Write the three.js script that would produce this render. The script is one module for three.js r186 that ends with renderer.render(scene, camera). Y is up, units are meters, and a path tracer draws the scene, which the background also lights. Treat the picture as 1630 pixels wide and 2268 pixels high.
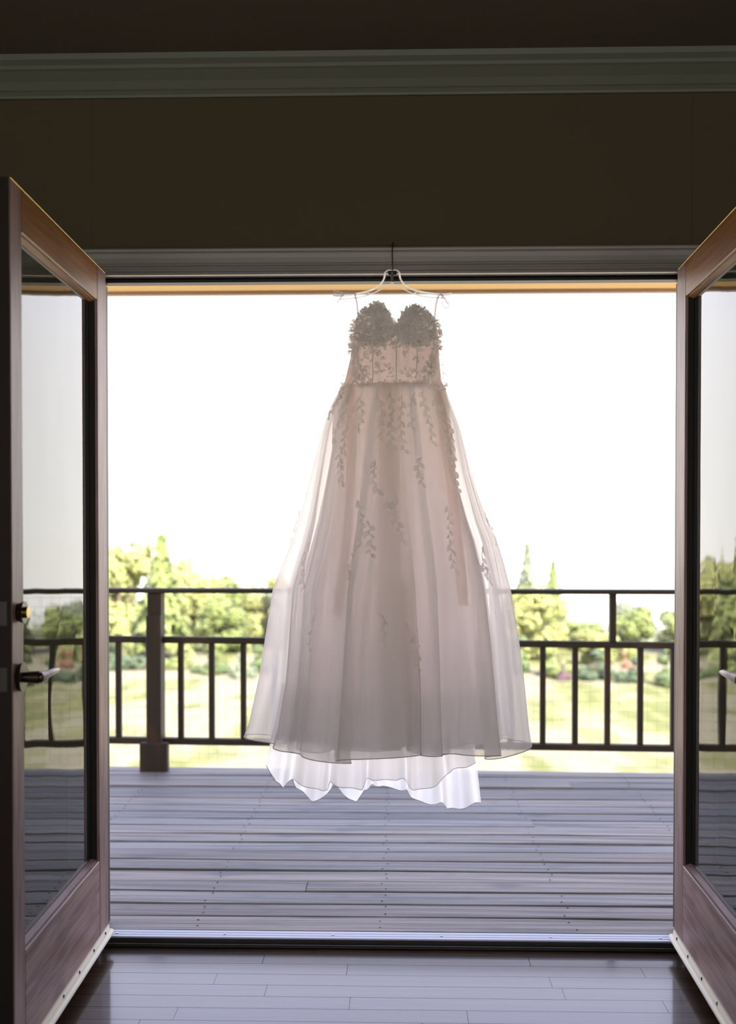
import * as THREE from 'three';
import { mergeGeometries, mergeVertices } from 'three/addons/utils/BufferGeometryUtils.js';

// ------------------------------------------------------------------ camera, sky, sun, exposure
const EXPOSURE = 1.0;
const F = 2413, CAM_H = 1.278, YAW = 0.0262, PITCH = -0.01736;
const scene = new THREE.Scene();
const camera = new THREE.PerspectiveCamera(2 * Math.atan(1134 / F) * 180 / Math.PI, 1630 / 2268, 0.05, 600);
camera.position.set(0.0217, CAM_H, 3.3965);
camera.rotation.set(PITCH, YAW, 0, 'YXZ');
camera.setViewOffset(1630, 2268, 0, -100, 1630, 2268);
camera.focus = 3.3;
camera.userData.fStop = 2.2;

const lin2srgb = (c) => (c <= 0.0031308 ? c * 12.92 : 1.055 * Math.pow(c, 1 / 2.4) - 0.055);
const sstep = (a, b, x) => { const t = Math.min(1, Math.max(0, (x - a) / (b - a))); return t * t * (3 - 2 * t); };
// a hazy bright summer sky: pale and warm at the horizon, bluer with height
const SKY_STOPS = [[-90, 3.1, 3.02, 2.85], [0, 3.2, 3.12, 2.95], [10, 3.1, 3.06, 3.12], [25, 2.3, 2.4, 3.5], [50, 1.4, 1.8, 2.7], [90, 1.0, 1.4, 2.4]];
{
  const W = 64, H = 256, d = new Float32Array(W * H * 4);
  for (let r = 0; r < H; r++) {
    const e = ((r + 0.5) / H) * 180 - 90;
    let i = 0; while (i < SKY_STOPS.length - 2 && e > SKY_STOPS[i + 1][0]) i++;
    const a = SKY_STOPS[i], b = SKY_STOPS[i + 1], k = (e - a[0]) / (b[0] - a[0]);
    for (let c = 0; c < W; c++) { const o = (r * W + c) * 4; for (let j = 0; j < 3; j++) d[o + j] = a[j + 1] + (b[j + 1] - a[j + 1]) * k; d[o + 3] = 1; }
  }
  const sky = new THREE.DataTexture(d, W, H, THREE.RGBAFormat, THREE.FloatType);
  sky.mapping = THREE.EquirectangularReflectionMapping; sky.magFilter = THREE.LinearFilter; sky.needsUpdate = true;
  scene.background = sky; scene.environment = sky;
}
const sun = new THREE.DirectionalLight(new THREE.Color().setRGB(1, 0.92, 0.76), 29);   // high behind the house: the deck lies in the shade of the roof
sun.position.set(0.35 * 40, 0.75 * 40, 0.75 * 40 - 20); sun.target.position.set(0, 0, -20);
sun.castShadow = true; sun.shadow.mapSize.set(2048, 2048);
Object.assign(sun.shadow.camera, { left: -40, right: 40, top: 40, bottom: -40, near: 1, far: 120 });
scene.add(sun, sun.target);

const renderer = new THREE.WebGLRenderer({ antialias: true });
renderer.toneMapping = THREE.LinearToneMapping;
renderer.toneMappingExposure = EXPOSURE;
renderer.shadowMap.enabled = true;

// ------------------------------------------------------------------ helpers
let seed = 7;
const rnd = () => { seed = (seed + 0x6d2b79f5) | 0; let t = Math.imul(seed ^ (seed >>> 15), 1 | seed); t = (t + Math.imul(t ^ (t >>> 7), 61 | t)) ^ t; return ((t ^ (t >>> 14)) >>> 0) / 4294967296; };
const rr = (a, b) => a + (b - a) * rnd();
const V = (x, y, z) => new THREE.Vector3(x, y, z);
const lerp = (a, b, k) => a + (b - a) * k;

const used = {};
function numbered(n) { const k = used[n] = (used[n] ?? -1) + 1; return k ? `${n}_${String(k).padStart(3, '0')}` : n; }
function tag(o, label, category, group) { if (label) o.userData.label = label; if (category) o.userData.category = category; if (group) o.userData.group = group; return o; }
function mesh(name, geo, mat, parent = scene) {
  const m = new THREE.Mesh(Array.isArray(geo) ? join(geo) : geo, mat);
  m.name = parent === scene ? numbered(name) : name + (parent.userData.kids?.[name] ? '_' + String(parent.userData.kids[name]).padStart(3, '0') : '');
  if (parent !== scene) { const k = KIDS.get(parent) ?? {}; m.name = k[name] ? `${name}_${String(k[name]).padStart(3, '0')}` : name; k[name] = (k[name] ?? 0) + 1; KIDS.set(parent, k); }
  m.castShadow = m.receiveShadow = true;
  parent.add(m); return m;
}
const KIDS = new WeakMap();
function group(name, x = 0, y = 0, z = 0, turn = 0) { const g = new THREE.Group(); g.name = numbered(name); g.position.set(x, y, z); g.rotation.y = turn; scene.add(g); return g; }
function struct(o) { o.userData.kind = 'structure'; return o; }
function join(list) {
  const l = list.map((g) => { const h = g.index ? g.toNonIndexed() : g; for (const k of Object.keys(h.attributes)) if (!['position', 'normal', 'uv'].includes(k)) h.deleteAttribute(k); if (!h.attributes.uv) h.setAttribute('uv', new THREE.Float32BufferAttribute(new Float32Array(h.attributes.position.count * 2), 2)); return h; });
  return l.length === 1 ? l[0] : mergeGeometries(l);
}
// box with chamfered edges, uv in metres with u along `grain` (0 x, 1 y, 2 z)
function cbox(w, h, d, c = 0.003, grain = -1, off = [0, 0]) {
  const s = [w / 2, h / 2, d / 2]; c = Math.min(c, 0.45 * Math.min(w, h, d));
  if (grain < 0) grain = w >= h && w >= d ? 0 : h >= d ? 1 : 2;
  const pos = [], nor = [], uv = [];
  const vert = (sx, sy, sz, ax) => { const v = [sx * (s[0] - (ax === 0 ? 0 : c)), sy * (s[1] - (ax === 1 ? 0 : c)), sz * (s[2] - (ax === 2 ? 0 : c))]; return v; };
  const tri = (a, b, e) => {
    const A = V(...a), B = V(...b), E = V(...e), n = B.clone().sub(A).cross(E.clone().sub(A)).normalize(), mid = A.clone().add(B).add(E);
    if (n.dot(mid) < 0) { n.negate(); [b, e] = [e, b]; }
    const an = [Math.abs(n.x), Math.abs(n.y), Math.abs(n.z)], ax = an.indexOf(Math.max(...an));
    const oth = [0, 1, 2].filter((k) => k !== ax), ua = oth.includes(grain) ? grain : oth[0], va = oth.find((k) => k !== ua);
    for (const p of [a, b, e]) { pos.push(...p); nor.push(n.x, n.y, n.z); uv.push(p[ua] + off[0], p[va] + off[1] + ax * 0.37); }
  };
  const quad = (a, b, e, f) => { tri(a, b, e); tri(a, e, f); };
  for (const ax of [0, 1, 2]) for (const g of [-1, 1]) {
    const P = (i, j) => { const q = [0, 0, 0]; q[ax] = g; q[(ax + 1) % 3] = i; q[(ax + 2) % 3] = j; return vert(...q, ax); };
    quad(P(-1, -1), P(1, -1), P(1, 1), P(-1, 1));
  }
  for (const [a, b, k] of [[0, 1, 2], [1, 2, 0], [0, 2, 1]]) for (const i of [-1, 1]) for (const j of [-1, 1]) {
    const P = (m, ax) => { const q = [0, 0, 0]; q[a] = i; q[b] = j; q[k] = m; return vert(...q, ax); };
    quad(P(-1, a), P(1, a), P(1, b), P(-1, b));
  }
  for (const i of [-1, 1]) for (const j of [-1, 1]) for (const k of [-1, 1]) tri(vert(i, j, k, 0), vert(i, j, k, 1), vert(i, j, k, 2));
  const g = new THREE.BufferGeometry();
  g.setAttribute('position', new THREE.Float32BufferAttribute(pos, 3)); g.setAttribute('normal', new THREE.Float32BufferAttribute(nor, 3)); g.setAttribute('uv', new THREE.Float32BufferAttribute(uv, 2));
  return g;
}
const at = (g, x, y, z) => g.translate(x, y, z);
// box by its limits
const lim = (x0, x1, y0, y1, z0, z1, c = 0.003, grain = -1, off = [0, 0]) => at(cbox(x1 - x0, y1 - y0, z1 - z0, c, grain, off), (x0 + x1) / 2, (y0 + y1) / 2, (z0 + z1) / 2);
// profile of [z, y] points pulled along x
function pull(profile, x0, x1) {
  const s = new THREE.Shape(); profile.forEach(([a, b], i) => (i ? s.lineTo(-a, b) : s.moveTo(-a, b)));
  const g = new THREE.ExtrudeGeometry(s, { depth: x1 - x0, bevelEnabled: false, steps: 1 });
  g.rotateY(Math.PI / 2); g.translate(x0, 0, 0); return g;   // shape x -> -z, so z = profile a
}
// smooth surface from a function of (u, v) in 0..1
function surf(fn, nu, nv) {
  const pos = [], uv = [], idx = [], p = V(0, 0, 0);
  for (let j = 0; j <= nv; j++) for (let i = 0; i <= nu; i++) { fn(i / nu, j / nv, p); pos.push(p.x, p.y, p.z); uv.push(i / nu, j / nv); }
  for (let j = 0; j < nv; j++) for (let i = 0; i < nu; i++) { const a = j * (nu + 1) + i, b = a + 1, c = a + nu + 1, d = c + 1; idx.push(a, c, b, b, c, d); }
  const g = new THREE.BufferGeometry();
  g.setAttribute('position', new THREE.Float32BufferAttribute(pos, 3)); g.setAttribute('uv', new THREE.Float32BufferAttribute(uv, 2)); g.setIndex(idx); g.computeVertexNormals();
  return g;
}
// tube with its own width and height along a path
function loft(pts, size, seg = 24, round = 12) {
  const curve = new THREE.CatmullRomCurve3(pts), p = V(0, 0, 0), t = V(0, 0, 0), side = V(0, 0, 0), up = V(0, 0, 0);
  const g = surf((u, v, o) => {
    curve.getPoint(v, p); curve.getTangent(v, t);
    up.set(0, 1, 0); if (Math.abs(t.y) > 0.9) up.set(0, 0, 1);
    side.crossVectors(up, t).normalize(); up.crossVectors(t, side);
    const cap = v <= 0.001 || v >= 0.999 ? 0.02 : 1, a = u * Math.PI * 2, [w, h] = size(v);
    o.copy(p).addScaledVector(side, Math.cos(a) * w * cap).addScaledVector(up, Math.sin(a) * h * cap);
  }, round, seg);
  return g;
}
function flip(g) {   // turns the faces of an unindexed geometry round
  for (const a of Object.values(g.attributes)) for (let i = 0; i < a.count; i += 3) for (let k = 0; k < a.itemSize; k++) { const q = a.array[(i + 1) * a.itemSize + k]; a.array[(i + 1) * a.itemSize + k] = a.array[(i + 2) * a.itemSize + k]; a.array[(i + 2) * a.itemSize + k] = q; }
}
const tube = (pts, r, seg = 32, round = 6) => new THREE.TubeGeometry(new THREE.CatmullRomCurve3(pts), seg, r, round);

// ------------------------------------------------------------------ computed textures
function hash(i, j, s) { let h = Math.imul(i, 374761393) ^ Math.imul(j, 668265263) ^ Math.imul(s, 1442695041); h = Math.imul(h ^ (h >>> 13), 1274126177); return ((h ^ (h >>> 16)) >>> 0) / 4294967296; }
function noise(x, y, px, py, s) {
  const ix = Math.floor(x), iy = Math.floor(y), fx = x - ix, fy = y - iy, u = fx * fx * (3 - 2 * fx), v = fy * fy * (3 - 2 * fy);
  const m = (a, b) => ((a % b) + b) % b, x0 = m(ix, px), x1 = m(ix + 1, px), y0 = m(iy, py), y1 = m(iy + 1, py);
  return lerp(lerp(hash(x0, y0, s), hash(x1, y0, s), u), lerp(hash(x0, y1, s), hash(x1, y1, s), u), v);
}
function fbm(u, v, fx, fy, s, oct = 4) { let a = 0, k = 0.5, sum = 0; for (let i = 0; i < oct; i++) { a += k * noise(u * fx, v * fy, fx, fy, s + i * 17); sum += k; k *= 0.5; fx *= 2; fy *= 2; } return a / sum; }
function tex(w, h, fn, size, srgb = true) {   // fn(u, v) -> [r, g, b] linear, or a number; size in metres
  const d = new Uint8Array(w * h * 4);
  for (let y = 0; y < h; y++) for (let x = 0; x < w; x++) {
    const c = fn(x / w, y / h), o = (y * w + x) * 4;
    for (let k = 0; k < 3; k++) { const q = typeof c === 'number' ? c : c[k]; d[o + k] = Math.round(255 * Math.min(1, Math.max(0, srgb ? lin2srgb(q) : q))); }
    d[o + 3] = 255;
  }
  const t = new THREE.DataTexture(d, w, h); t.wrapS = t.wrapT = THREE.RepeatWrapping; t.magFilter = THREE.LinearFilter; t.colorSpace = srgb ? THREE.SRGBColorSpace : THREE.NoColorSpace;
  t.repeat.set(1 / size[0], 1 / size[1]); t.needsUpdate = true; return t;
}
const grain = (u, v, s, lines = 40) => { const bend = 0.05 * (noise(u * 4, v * 4, 4, 4, s) - 0.5); return 0.55 * fbm(u, v + bend, 3, lines, s + 1, 4) + 0.45 * fbm(u, v, 6, lines * 4, s + 5, 3); };
const mixc = (a, b, k) => a.map((q, i) => lerp(q, b[i], k));

const T = {};
T.door = tex(512, 512, (u, v) => { const g = grain(u, v, 11, 24), st = sstep(0.55, 0.85, fbm(u, v, 5, 9, 40, 4)); return mixc(mixc([0.17, 0.10, 0.092], [0.37, 0.25, 0.235], sstep(0.25, 0.75, g)), [0.07, 0.05, 0.045], 0.5 * st); }, [0.9, 0.5]);
T.doorWarm = tex(512, 256, (u, v) => { const g = grain(u, v, 13, 16); return mixc([0.17, 0.066, 0.016], [0.33, 0.145, 0.04], sstep(0.25, 0.75, g)); }, [0.9, 0.25]);
T.deck = tex(1024, 256, (u, v) => { const g = grain(u, v, 23, 22), k = fbm(u, v, 9, 5, 77, 3); return mixc(mixc([0.10, 0.10, 0.105], [0.325, 0.30, 0.285], sstep(0.25, 0.78, g)), [0.085, 0.095, 0.12], 0.7 * sstep(0.6, 0.85, k)); }, [2.2, 0.5]);
T.deckB = tex(512, 256, (u, v) => grain(u, v, 23, 22), [2.2, 0.5], false);
T.floor = tex(512, 256, (u, v) => { const g = grain(u, v, 31, 18); return mixc([0.034, 0.018, 0.010], [0.075, 0.042, 0.024], sstep(0.3, 0.75, g)); }, [1.2, 0.35]);
T.soffit = tex(512, 256, (u, v) => { const g = grain(u, v, 41, 14); return mixc([0.80, 0.45, 0.11], [0.92, 0.58, 0.16], sstep(0.25, 0.75, g)); }, [2.4, 0.6]);
T.rail = tex(256, 256, (u, v) => { const g = grain(u, v, 51, 14), r = sstep(0.55, 0.8, fbm(u, v, 4, 6, 66, 3)); return mixc(mixc([0.022, 0.016, 0.009], [0.042, 0.030, 0.017], g), [0.08, 0.038, 0.015], 0.55 * r); }, [0.8, 0.4]);
T.plaster = tex(256, 256, (u, v) => fbm(u, v, 24, 24, 61, 4), [0.6, 0.6], false);
T.lawn = tex(1024, 1024, (u, v) => {
  const a = fbm(u, v, 14, 14, 71, 5), b = fbm(u, v, 40, 40, 81, 4), c = fbm(u, v, 120, 120, 91, 2);
  const g = mixc([0.072, 0.082, 0.016], [0.12, 0.118, 0.04], sstep(0.38, 0.62, 0.4 * b + 0.6 * c)), s = mixc([0.14, 0.125, 0.08], [0.17, 0.155, 0.11], c);
  return mixc(g, s, sstep(0.39, 0.57, 0.4 * a + 0.6 * b));
}, [40, 40]);
T.weave = tex(256, 256, (u, v) => 0.5 + 0.5 * (fbm(u, v, 64, 4, 101, 3) - 0.5) + 0.25 * (hash(Math.floor(u * 256), Math.floor(v * 256), 3) - 0.5), [0.25, 0.5], false);
T.ripple = tex(256, 256, (u, v) => fbm(u, v, 3, 3, 111, 2), [0.55, 0.8], false);

const std = (o) => new THREE.MeshStandardMaterial({ side: THREE.DoubleSide, ...o });
const phy = (o) => new THREE.MeshPhysicalMaterial({ side: THREE.DoubleSide, ...o });
const C = (r, g, b) => new THREE.Color().setRGB(r, g, b);
const M = {
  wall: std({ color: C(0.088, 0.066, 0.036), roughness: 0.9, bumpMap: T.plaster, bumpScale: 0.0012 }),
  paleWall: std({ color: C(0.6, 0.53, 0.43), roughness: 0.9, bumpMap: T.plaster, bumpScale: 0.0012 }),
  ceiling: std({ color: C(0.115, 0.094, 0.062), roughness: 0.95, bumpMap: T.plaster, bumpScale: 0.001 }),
  trim: std({ color: C(0.25, 0.23, 0.21), roughness: 0.35 }),
  crown: std({ color: C(0.145, 0.15, 0.112), roughness: 0.5 }),
  jamb: std({ color: C(0.05, 0.042, 0.035), roughness: 0.5 }),
  seal: std({ color: C(0.008, 0.008, 0.009), roughness: 0.6 }),
  door: phy({ map: T.door, roughness: 0.42, specularIntensity: 0.6, specularColor: C(1, 0.84, 0.9) }),
  doorWarm: phy({ map: T.doorWarm, roughness: 0.38, specularIntensity: 0.7, specularColor: C(1, 0.84, 0.88) }),
  doorDark: phy({ color: C(0.02, 0.013, 0.009), roughness: 0.6, specularIntensity: 0.4 }),
  glass: phy({ color: C(0.80, 0.92, 0.93), transmission: 1, thickness: 0, roughness: 0.0, ior: 1.5, bumpMap: T.ripple, bumpScale: 0.0007 }),
  clear: phy({ color: C(0.95, 0.97, 0.96), transmission: 1, thickness: 0, roughness: 0, ior: 1.45 }),
  sweep: std({ color: C(0.93, 0.89, 0.76), roughness: 0.5 }),
  bronze: std({ color: C(0.075, 0.06, 0.045), metalness: 0.9, roughness: 0.3 }),
  brass: std({ color: C(0.55, 0.4, 0.12), metalness: 1, roughness: 0.3 }),
  alu: std({ color: C(0.33, 0.34, 0.39), metalness: 0.8, roughness: 0.45 }),
  sill: std({ color: C(0.03, 0.024, 0.02), roughness: 0.45 }),
  steel: std({ color: C(0.35, 0.36, 0.38), metalness: 1, roughness: 0.25 }),
  soffit: std({ map: T.soffit, roughness: 0.6 }),
  fascia: std({ color: C(0.6, 0.46, 0.36), roughness: 0.6 }),
  siding: std({ color: C(0.45, 0.38, 0.30), roughness: 0.8 }),
  roof: std({ color: C(0.1, 0.09, 0.085), roughness: 0.9 }),
  wire: std({ color: C(0.35, 0.35, 0.34), metalness: 0.6, roughness: 0.5 }),
  lawn: std({ map: T.lawn, roughness: 1 }),
  nail: std({ color: C(0.03, 0.028, 0.03), roughness: 0.8 }),
  hanger: phy({ color: C(0.99, 0.99, 0.98), roughness: 0.85, transmission: 0.85, thickness: 0, ior: 1.3 }),
};
const shades = (base, map, list, extra = {}) => list.map((k) => { const m = base.clone(); m.color = typeof k === 'number' ? C(k, k, k) : C(...k); Object.assign(m, extra); return m; });
const deckMats = shades(phy({ map: T.deck, bumpMap: T.deckB, bumpScale: 0.0025, roughness: 0.62, specularIntensity: 0.9 }), 0, [[1, 0.99, 1], [0.78, 0.8, 0.86], [1.15, 1.12, 1.12], [0.9, 0.86, 0.9], [0.95, 1.0, 1.08]]);
const floorMats = shades(phy({ map: T.floor, roughness: 0.35, clearcoat: 0.78, clearcoatRoughness: 0.09, specularIntensity: 0.25 }), 0, [1, 0.85, 1.15, 1.0]);
const railMat = std({ map: T.rail, roughness: 0.75 });

// ------------------------------------------------------------------ room shell
const HALF = 0.93, HEAD = 2.1, CEIL = 2.75, RX = 3.3, RZ = 5.6;
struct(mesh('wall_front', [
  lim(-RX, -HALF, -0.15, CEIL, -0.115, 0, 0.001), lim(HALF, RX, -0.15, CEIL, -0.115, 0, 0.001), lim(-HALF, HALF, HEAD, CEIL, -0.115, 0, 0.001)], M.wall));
struct(mesh('wall_left', lim(-RX - 0.12, -RX, -0.15, CEIL, -0.115, RZ, 0.001), M.paleWall));
struct(mesh('wall_right', lim(RX, RX + 0.12, -0.15, CEIL, -0.115, RZ, 0.001), M.paleWall));
struct(mesh('wall_back', [   // with the opening of a wide window
  lim(-RX - 0.12, -2.65, -0.15, CEIL, RZ, RZ + 0.12, 0.001), lim(2.65, RX + 0.12, -0.15, CEIL, RZ, RZ + 0.12, 0.001), lim(-2.65, 2.65, -0.15, 0.95, RZ, RZ + 0.12, 0.001), lim(-2.65, 2.65, 2.4, CEIL, RZ, RZ + 0.12, 0.001)], M.paleWall));
const win = struct(group('window_1', 0, 0.95, RZ + 0.06));
for (const x of [-2.62, -0.87, 0.87, 2.62]) mesh('mullion', at(cbox(0.06, 1.45, 0.07, 0.004), x, 0.725, 0), M.trim, win);
for (const y of [0.03, 1.42]) mesh('window_rail', at(cbox(5.3, 0.06, 0.07, 0.004), 0, y, 0), M.trim, win);
for (const x of [-1.745, 0, 1.745]) mesh('window_pane', at(new THREE.PlaneGeometry(1.69, 1.33), x, 0.725, 0), M.clear, win);
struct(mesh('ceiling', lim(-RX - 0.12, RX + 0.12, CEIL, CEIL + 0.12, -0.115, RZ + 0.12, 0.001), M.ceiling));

// head casing over the doorway, a moulded profile, and side casings
const casing = [[0, 2.096], [0.013, 2.096], [0.0165, 2.0985], [0.0165, 2.103], [0.0125, 2.107], [0.0125, 2.113], [0.0145, 2.116], [0.0145, 2.121], [0.010, 2.125], [0.010, 2.1305], [0.0125, 2.1325], [0.0165, 2.147], [0.0185, 2.160], [0.0185, 2.163], [0.023, 2.166], [0.024, 2.172], [0.022, 2.176], [0, 2.176]];
struct(mesh('trim_1', pull(casing, -1.02, 1.02), M.trim));
struct(mesh('trim_2', lim(-1.015, -HALF - 0.003, 0.09, 2.097, 0, 0.018, 0.004, 1), M.wall));
struct(mesh('trim_3', lim(HALF + 0.003, 1.015, 0.09, 2.097, 0, 0.018, 0.004, 1), M.wall));
const crown = [[0, 2.645], [0.012, 2.645], [0.014, 2.652], [0.022, 2.662], [0.026, 2.664], [0.040, 2.685], [0.062, 2.708], [0.068, 2.712], [0.070, 2.722], [0.084, 2.734], [0.088, 2.75], [0, 2.75]];
struct(mesh('trim_4', pull(crown, -RX, RX), M.crown));
// door frame: jambs, stops and weather seals
const frame = struct(group('trim_5'));
mesh('head_jamb', lim(-HALF, HALF, HEAD - 0.002, HEAD + 0.016, -0.118, 0.004, 0.002), M.jamb, frame);
mesh('head_stop', lim(-0.918, 0.918, 2.089, 2.099, -0.1, -0.052, 0.002), M.jamb, frame);
mesh('weather_seal', lim(-0.918, 0.918, 2.0865, 2.0965, -0.052, -0.044, 0.002), M.seal, frame);
for (const s of [-1, 1]) {
  mesh('side_jamb', at(cbox(0.012, 2.06, 0.12, 0.002), s * (HALF - 0.004), 1.06, -0.058), M.jamb, frame);
  mesh('side_stop', at(cbox(0.014, 2.05, 0.045, 0.002), s * (HALF - 0.016), 1.06, -0.076), M.jamb, frame);
}
// threshold: a dark stepped sill under a screwed metal strip
const sill = struct(group('threshold'));
mesh('sill_base', [lim(-HALF, HALF, 0, 0.024, -0.03, 0.02, 0.002), lim(-HALF, HALF, 0, 0.011, 0.018, 0.034, 0.003)], M.sill, sill);
mesh('metal_strip', pull([[-0.034, 0.024], [0.024, 0.024], [0.026, 0.026], [0.026, 0.0285], [0.022, 0.0305], [0.008, 0.0305], [0.006, 0.0292], [0.003, 0.0305], [-0.012, 0.0305], [-0.014, 0.0292], [-0.017, 0.0305], [-0.034, 0.0305]], -0.9, 0.9), M.alu, sill);
mesh('step_edge', lim(-0.9, 0.9, 0.0105, 0.0128, 0.031, 0.0348, 0.0008), M.alu, sill);
for (let i = 0; i < 6; i++) mesh('screw', at(new THREE.CylinderGeometry(0.0045, 0.005, 0.0022, 10), -0.86 + i * 0.341, 0.0308, -0.004), M.steel, sill);

// floor: slab and glossy dark boards laid along the wall
const floor = struct(group('floor'));
mesh('subfloor', lim(-RX, RX, -0.15, -0.019, -0.115, RZ, 0.001), M.sill, floor);
{
  const bw = 0.0775, rows = 13, rest = [];
  for (let r = 0; r < Math.ceil((RZ - 0.034) / bw); r++) {
    const z1 = r * bw + 0.034 - 0.034, near = r < rows;
    let x = -RX + rr(0, 0.5) - 0.5;
    while (x < RX) {
      const L = rr(0.7, 1.25), a = Math.max(-RX, x), b = Math.min(RX, x + L);
      if (b - a > 0.02) {
        const off = [rr(0, 3), rr(0, 3)], g = near || r % 1 === 0 ? lim(a + 0.0002, b - 0.0002, -0.019, rr(-0.0002, 0), z1 + 0.0002, z1 + bw - 0.0002, 0.0006, 0, off) : null;
        if (near && b > -1.7 && a < 1.7) mesh('floor_board', g, floorMats[Math.floor(rnd() * 4)], floor); else rest.push(g);
      }
      x += L;
    }
  }
  const m = mesh('boards', rest, floorMats[0], floor); m.userData.kind = 'stuff';
}

// ------------------------------------------------------------------ house outside: eave, roof, base wall
const eave = struct(group('soffit'));
for (let i = 0; i < 8; i++) mesh('soffit_board', lim(-4.2, 4.2, 2.33, 2.345, -0.118 - (i + 1) * 0.1415, -0.118 - i * 0.1415 - 0.002, 0.002, 0, [i * 0.37, i * 0.21]), M.soffit, eave);
mesh('fascia', lim(-4.2, 4.2, 2.318, 2.62, -1.29, -1.252, 0.004), M.fascia, eave);
struct(mesh('roof', [at(cbox(8.6, 0.06, 4.7, 0.005), 0, 0, 0).rotateX(0.36).translate(0, 3.46, 0.85), at(cbox(8.6, 0.06, 4.6, 0.005), 0, 0, 0).rotateX(-0.36).translate(0, 3.46, 5.15)], M.roof));
struct(mesh('wall_exterior', [lim(-RX - 0.12, -HALF - 0.09, 0.03, 2.95, -0.145, -0.117, 0.002), lim(HALF + 0.09, RX + 0.12, 0.03, 2.95, -0.145, -0.117, 0.002), lim(-HALF - 0.09, HALF + 0.09, 2.19, 2.95, -0.145, -0.117, 0.002)], M.siding));
struct(mesh('foundation', lim(-RX - 0.12, RX + 0.12, -3.75, -0.16, -0.115, RZ + 0.12, 0.01), M.siding));

// ------------------------------------------------------------------ deck of weathered boards
const DECK = 0.028, deck = struct(group('deck'));
function board(x0, x1, zf, zb, top, turn = 0) {   // an uneven plank with worn, slightly wavy edges
  const n = Math.max(6, Math.round((x1 - x0) / 0.12)), c = 0.003, f1 = rr(0, 9), f2 = rr(0, 9), off = [rr(0, 2), rr(0, 2)];
  const w = (x, f) => 0.0022 * (Math.sin(x * 5.1 + f) + 0.6 * Math.sin(x * 13.7 + 2 * f) + 0.4 * Math.sin(x * 31 + f)) * 0.6;
  const prof = (x) => { const a = zf + w(x, f1), b = zb - w(x, f2); return [[a, top - 0.025], [a, top - c], [a - c, top], [b + c, top], [b, top - c], [b, top - 0.025]]; };
  const pos = [], uv = [], idx = []; let k = 0;
  for (let s = 0; s < 5; s++) for (let i = 0; i <= n; i++) {
    const x = lerp(x0, x1, i / n), p = prof(x);
    for (const q of [p[s], p[s + 1]]) { pos.push(x, q[1] + 0.0012 * Math.sin(x * 2.3 + f1), q[0] + (turn ? (x + 1.5) * turn : 0)); uv.push(x + off[0], q[0] - q[1] + off[1]); }
    if (i < n) { const a = k + i * 2; idx.push(a, a + 2, a + 1, a + 1, a + 2, a + 3); }
    if (i === n) k += (n + 1) * 2;
  }
  for (const x of [x0, x1]) { const p = prof(x), a = pos.length / 3; for (const q of p) { pos.push(x, q[1], q[0] + (turn ? (x + 1.5) * turn : 0)); uv.push(q[0], q[1]); } for (let i = 1; i < 5; i++) idx.push(a, a + i, a + i + 1); }
  const g = new THREE.BufferGeometry(); g.setAttribute('position', new THREE.Float32BufferAttribute(pos, 3)); g.setAttribute('uv', new THREE.Float32BufferAttribute(uv, 2)); g.setIndex(idx); g.computeVertexNormals();
  return g;
}
{
  const cuts = [-0.036, -0.176, -0.304, -0.431, -0.552, -0.677, -0.801, -0.930, -1.058, -1.183, -1.309, -1.430, -1.552, -1.678, -1.811, -1.937, -2.059, -2.185, -2.301, -2.400];
  const joint = { 3: -0.30, 10: 0.62, 6: 1.9, 13: -1.4, 16: 0.9, 8: -2.1 }, nails = [];
  for (let i = 0; i < cuts.length - 1; i++) {
    const gap = rr(0.008, 0.015), zs = [-4.2, ...(joint[i] !== undefined ? [joint[i]] : []), 4.2];
    for (let j = 0; j < zs.length - 1; j++) mesh('deck_board', board(zs[j] + 0.0012, zs[j + 1] - 0.0012, cuts[i] - gap / 2, cuts[i + 1] + gap / 2, DECK + rr(-0.0035, 0.0025)), deckMats[Math.floor(rnd() * 5)], deck);
    for (let x = -2.46; x < 2.6; x += 0.61) for (const k of [0.25, 0.75]) nails.push(at(new THREE.CylinderGeometry(0.0035, 0.0035, 0.0012, 7), x + rr(-0.012, 0.012), DECK + 0.0015, lerp(cuts[i], cuts[i + 1], k) + rr(-0.01, 0.01)));
  }
  mesh('deck_board', board(-4.2, 4.2, -2.405, -2.507, DECK + 0.003, 0.0313).translate(0, 0, 0), deckMats[2], deck);
  mesh('rim_board', at(cbox(8.5, 0.2, 0.04, 0.004), 0, 0, 0).rotateY(-0.0313).translate(0, -0.085, -2.43), railMat, deck);
  for (let i = 0; i < 5; i++) mesh('joist', lim(-2.5 + i * 1.25 - 0.02, -2.5 + i * 1.25 + 0.02, -0.19, -0.0, -2.33, -0.118, 0.003, 2), railMat, deck);
  mesh('deck_post', [lim(-2.6, -2.46, -3.75, -0.19, -2.3, -2.16, 0.005), lim(2.46, 2.6, -3.75, -0.19, -2.3, -2.16, 0.005)], railMat, deck);
  const n = mesh('nail_heads', nails, M.nail, deck); n.userData.kind = 'stuff';
}

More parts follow.
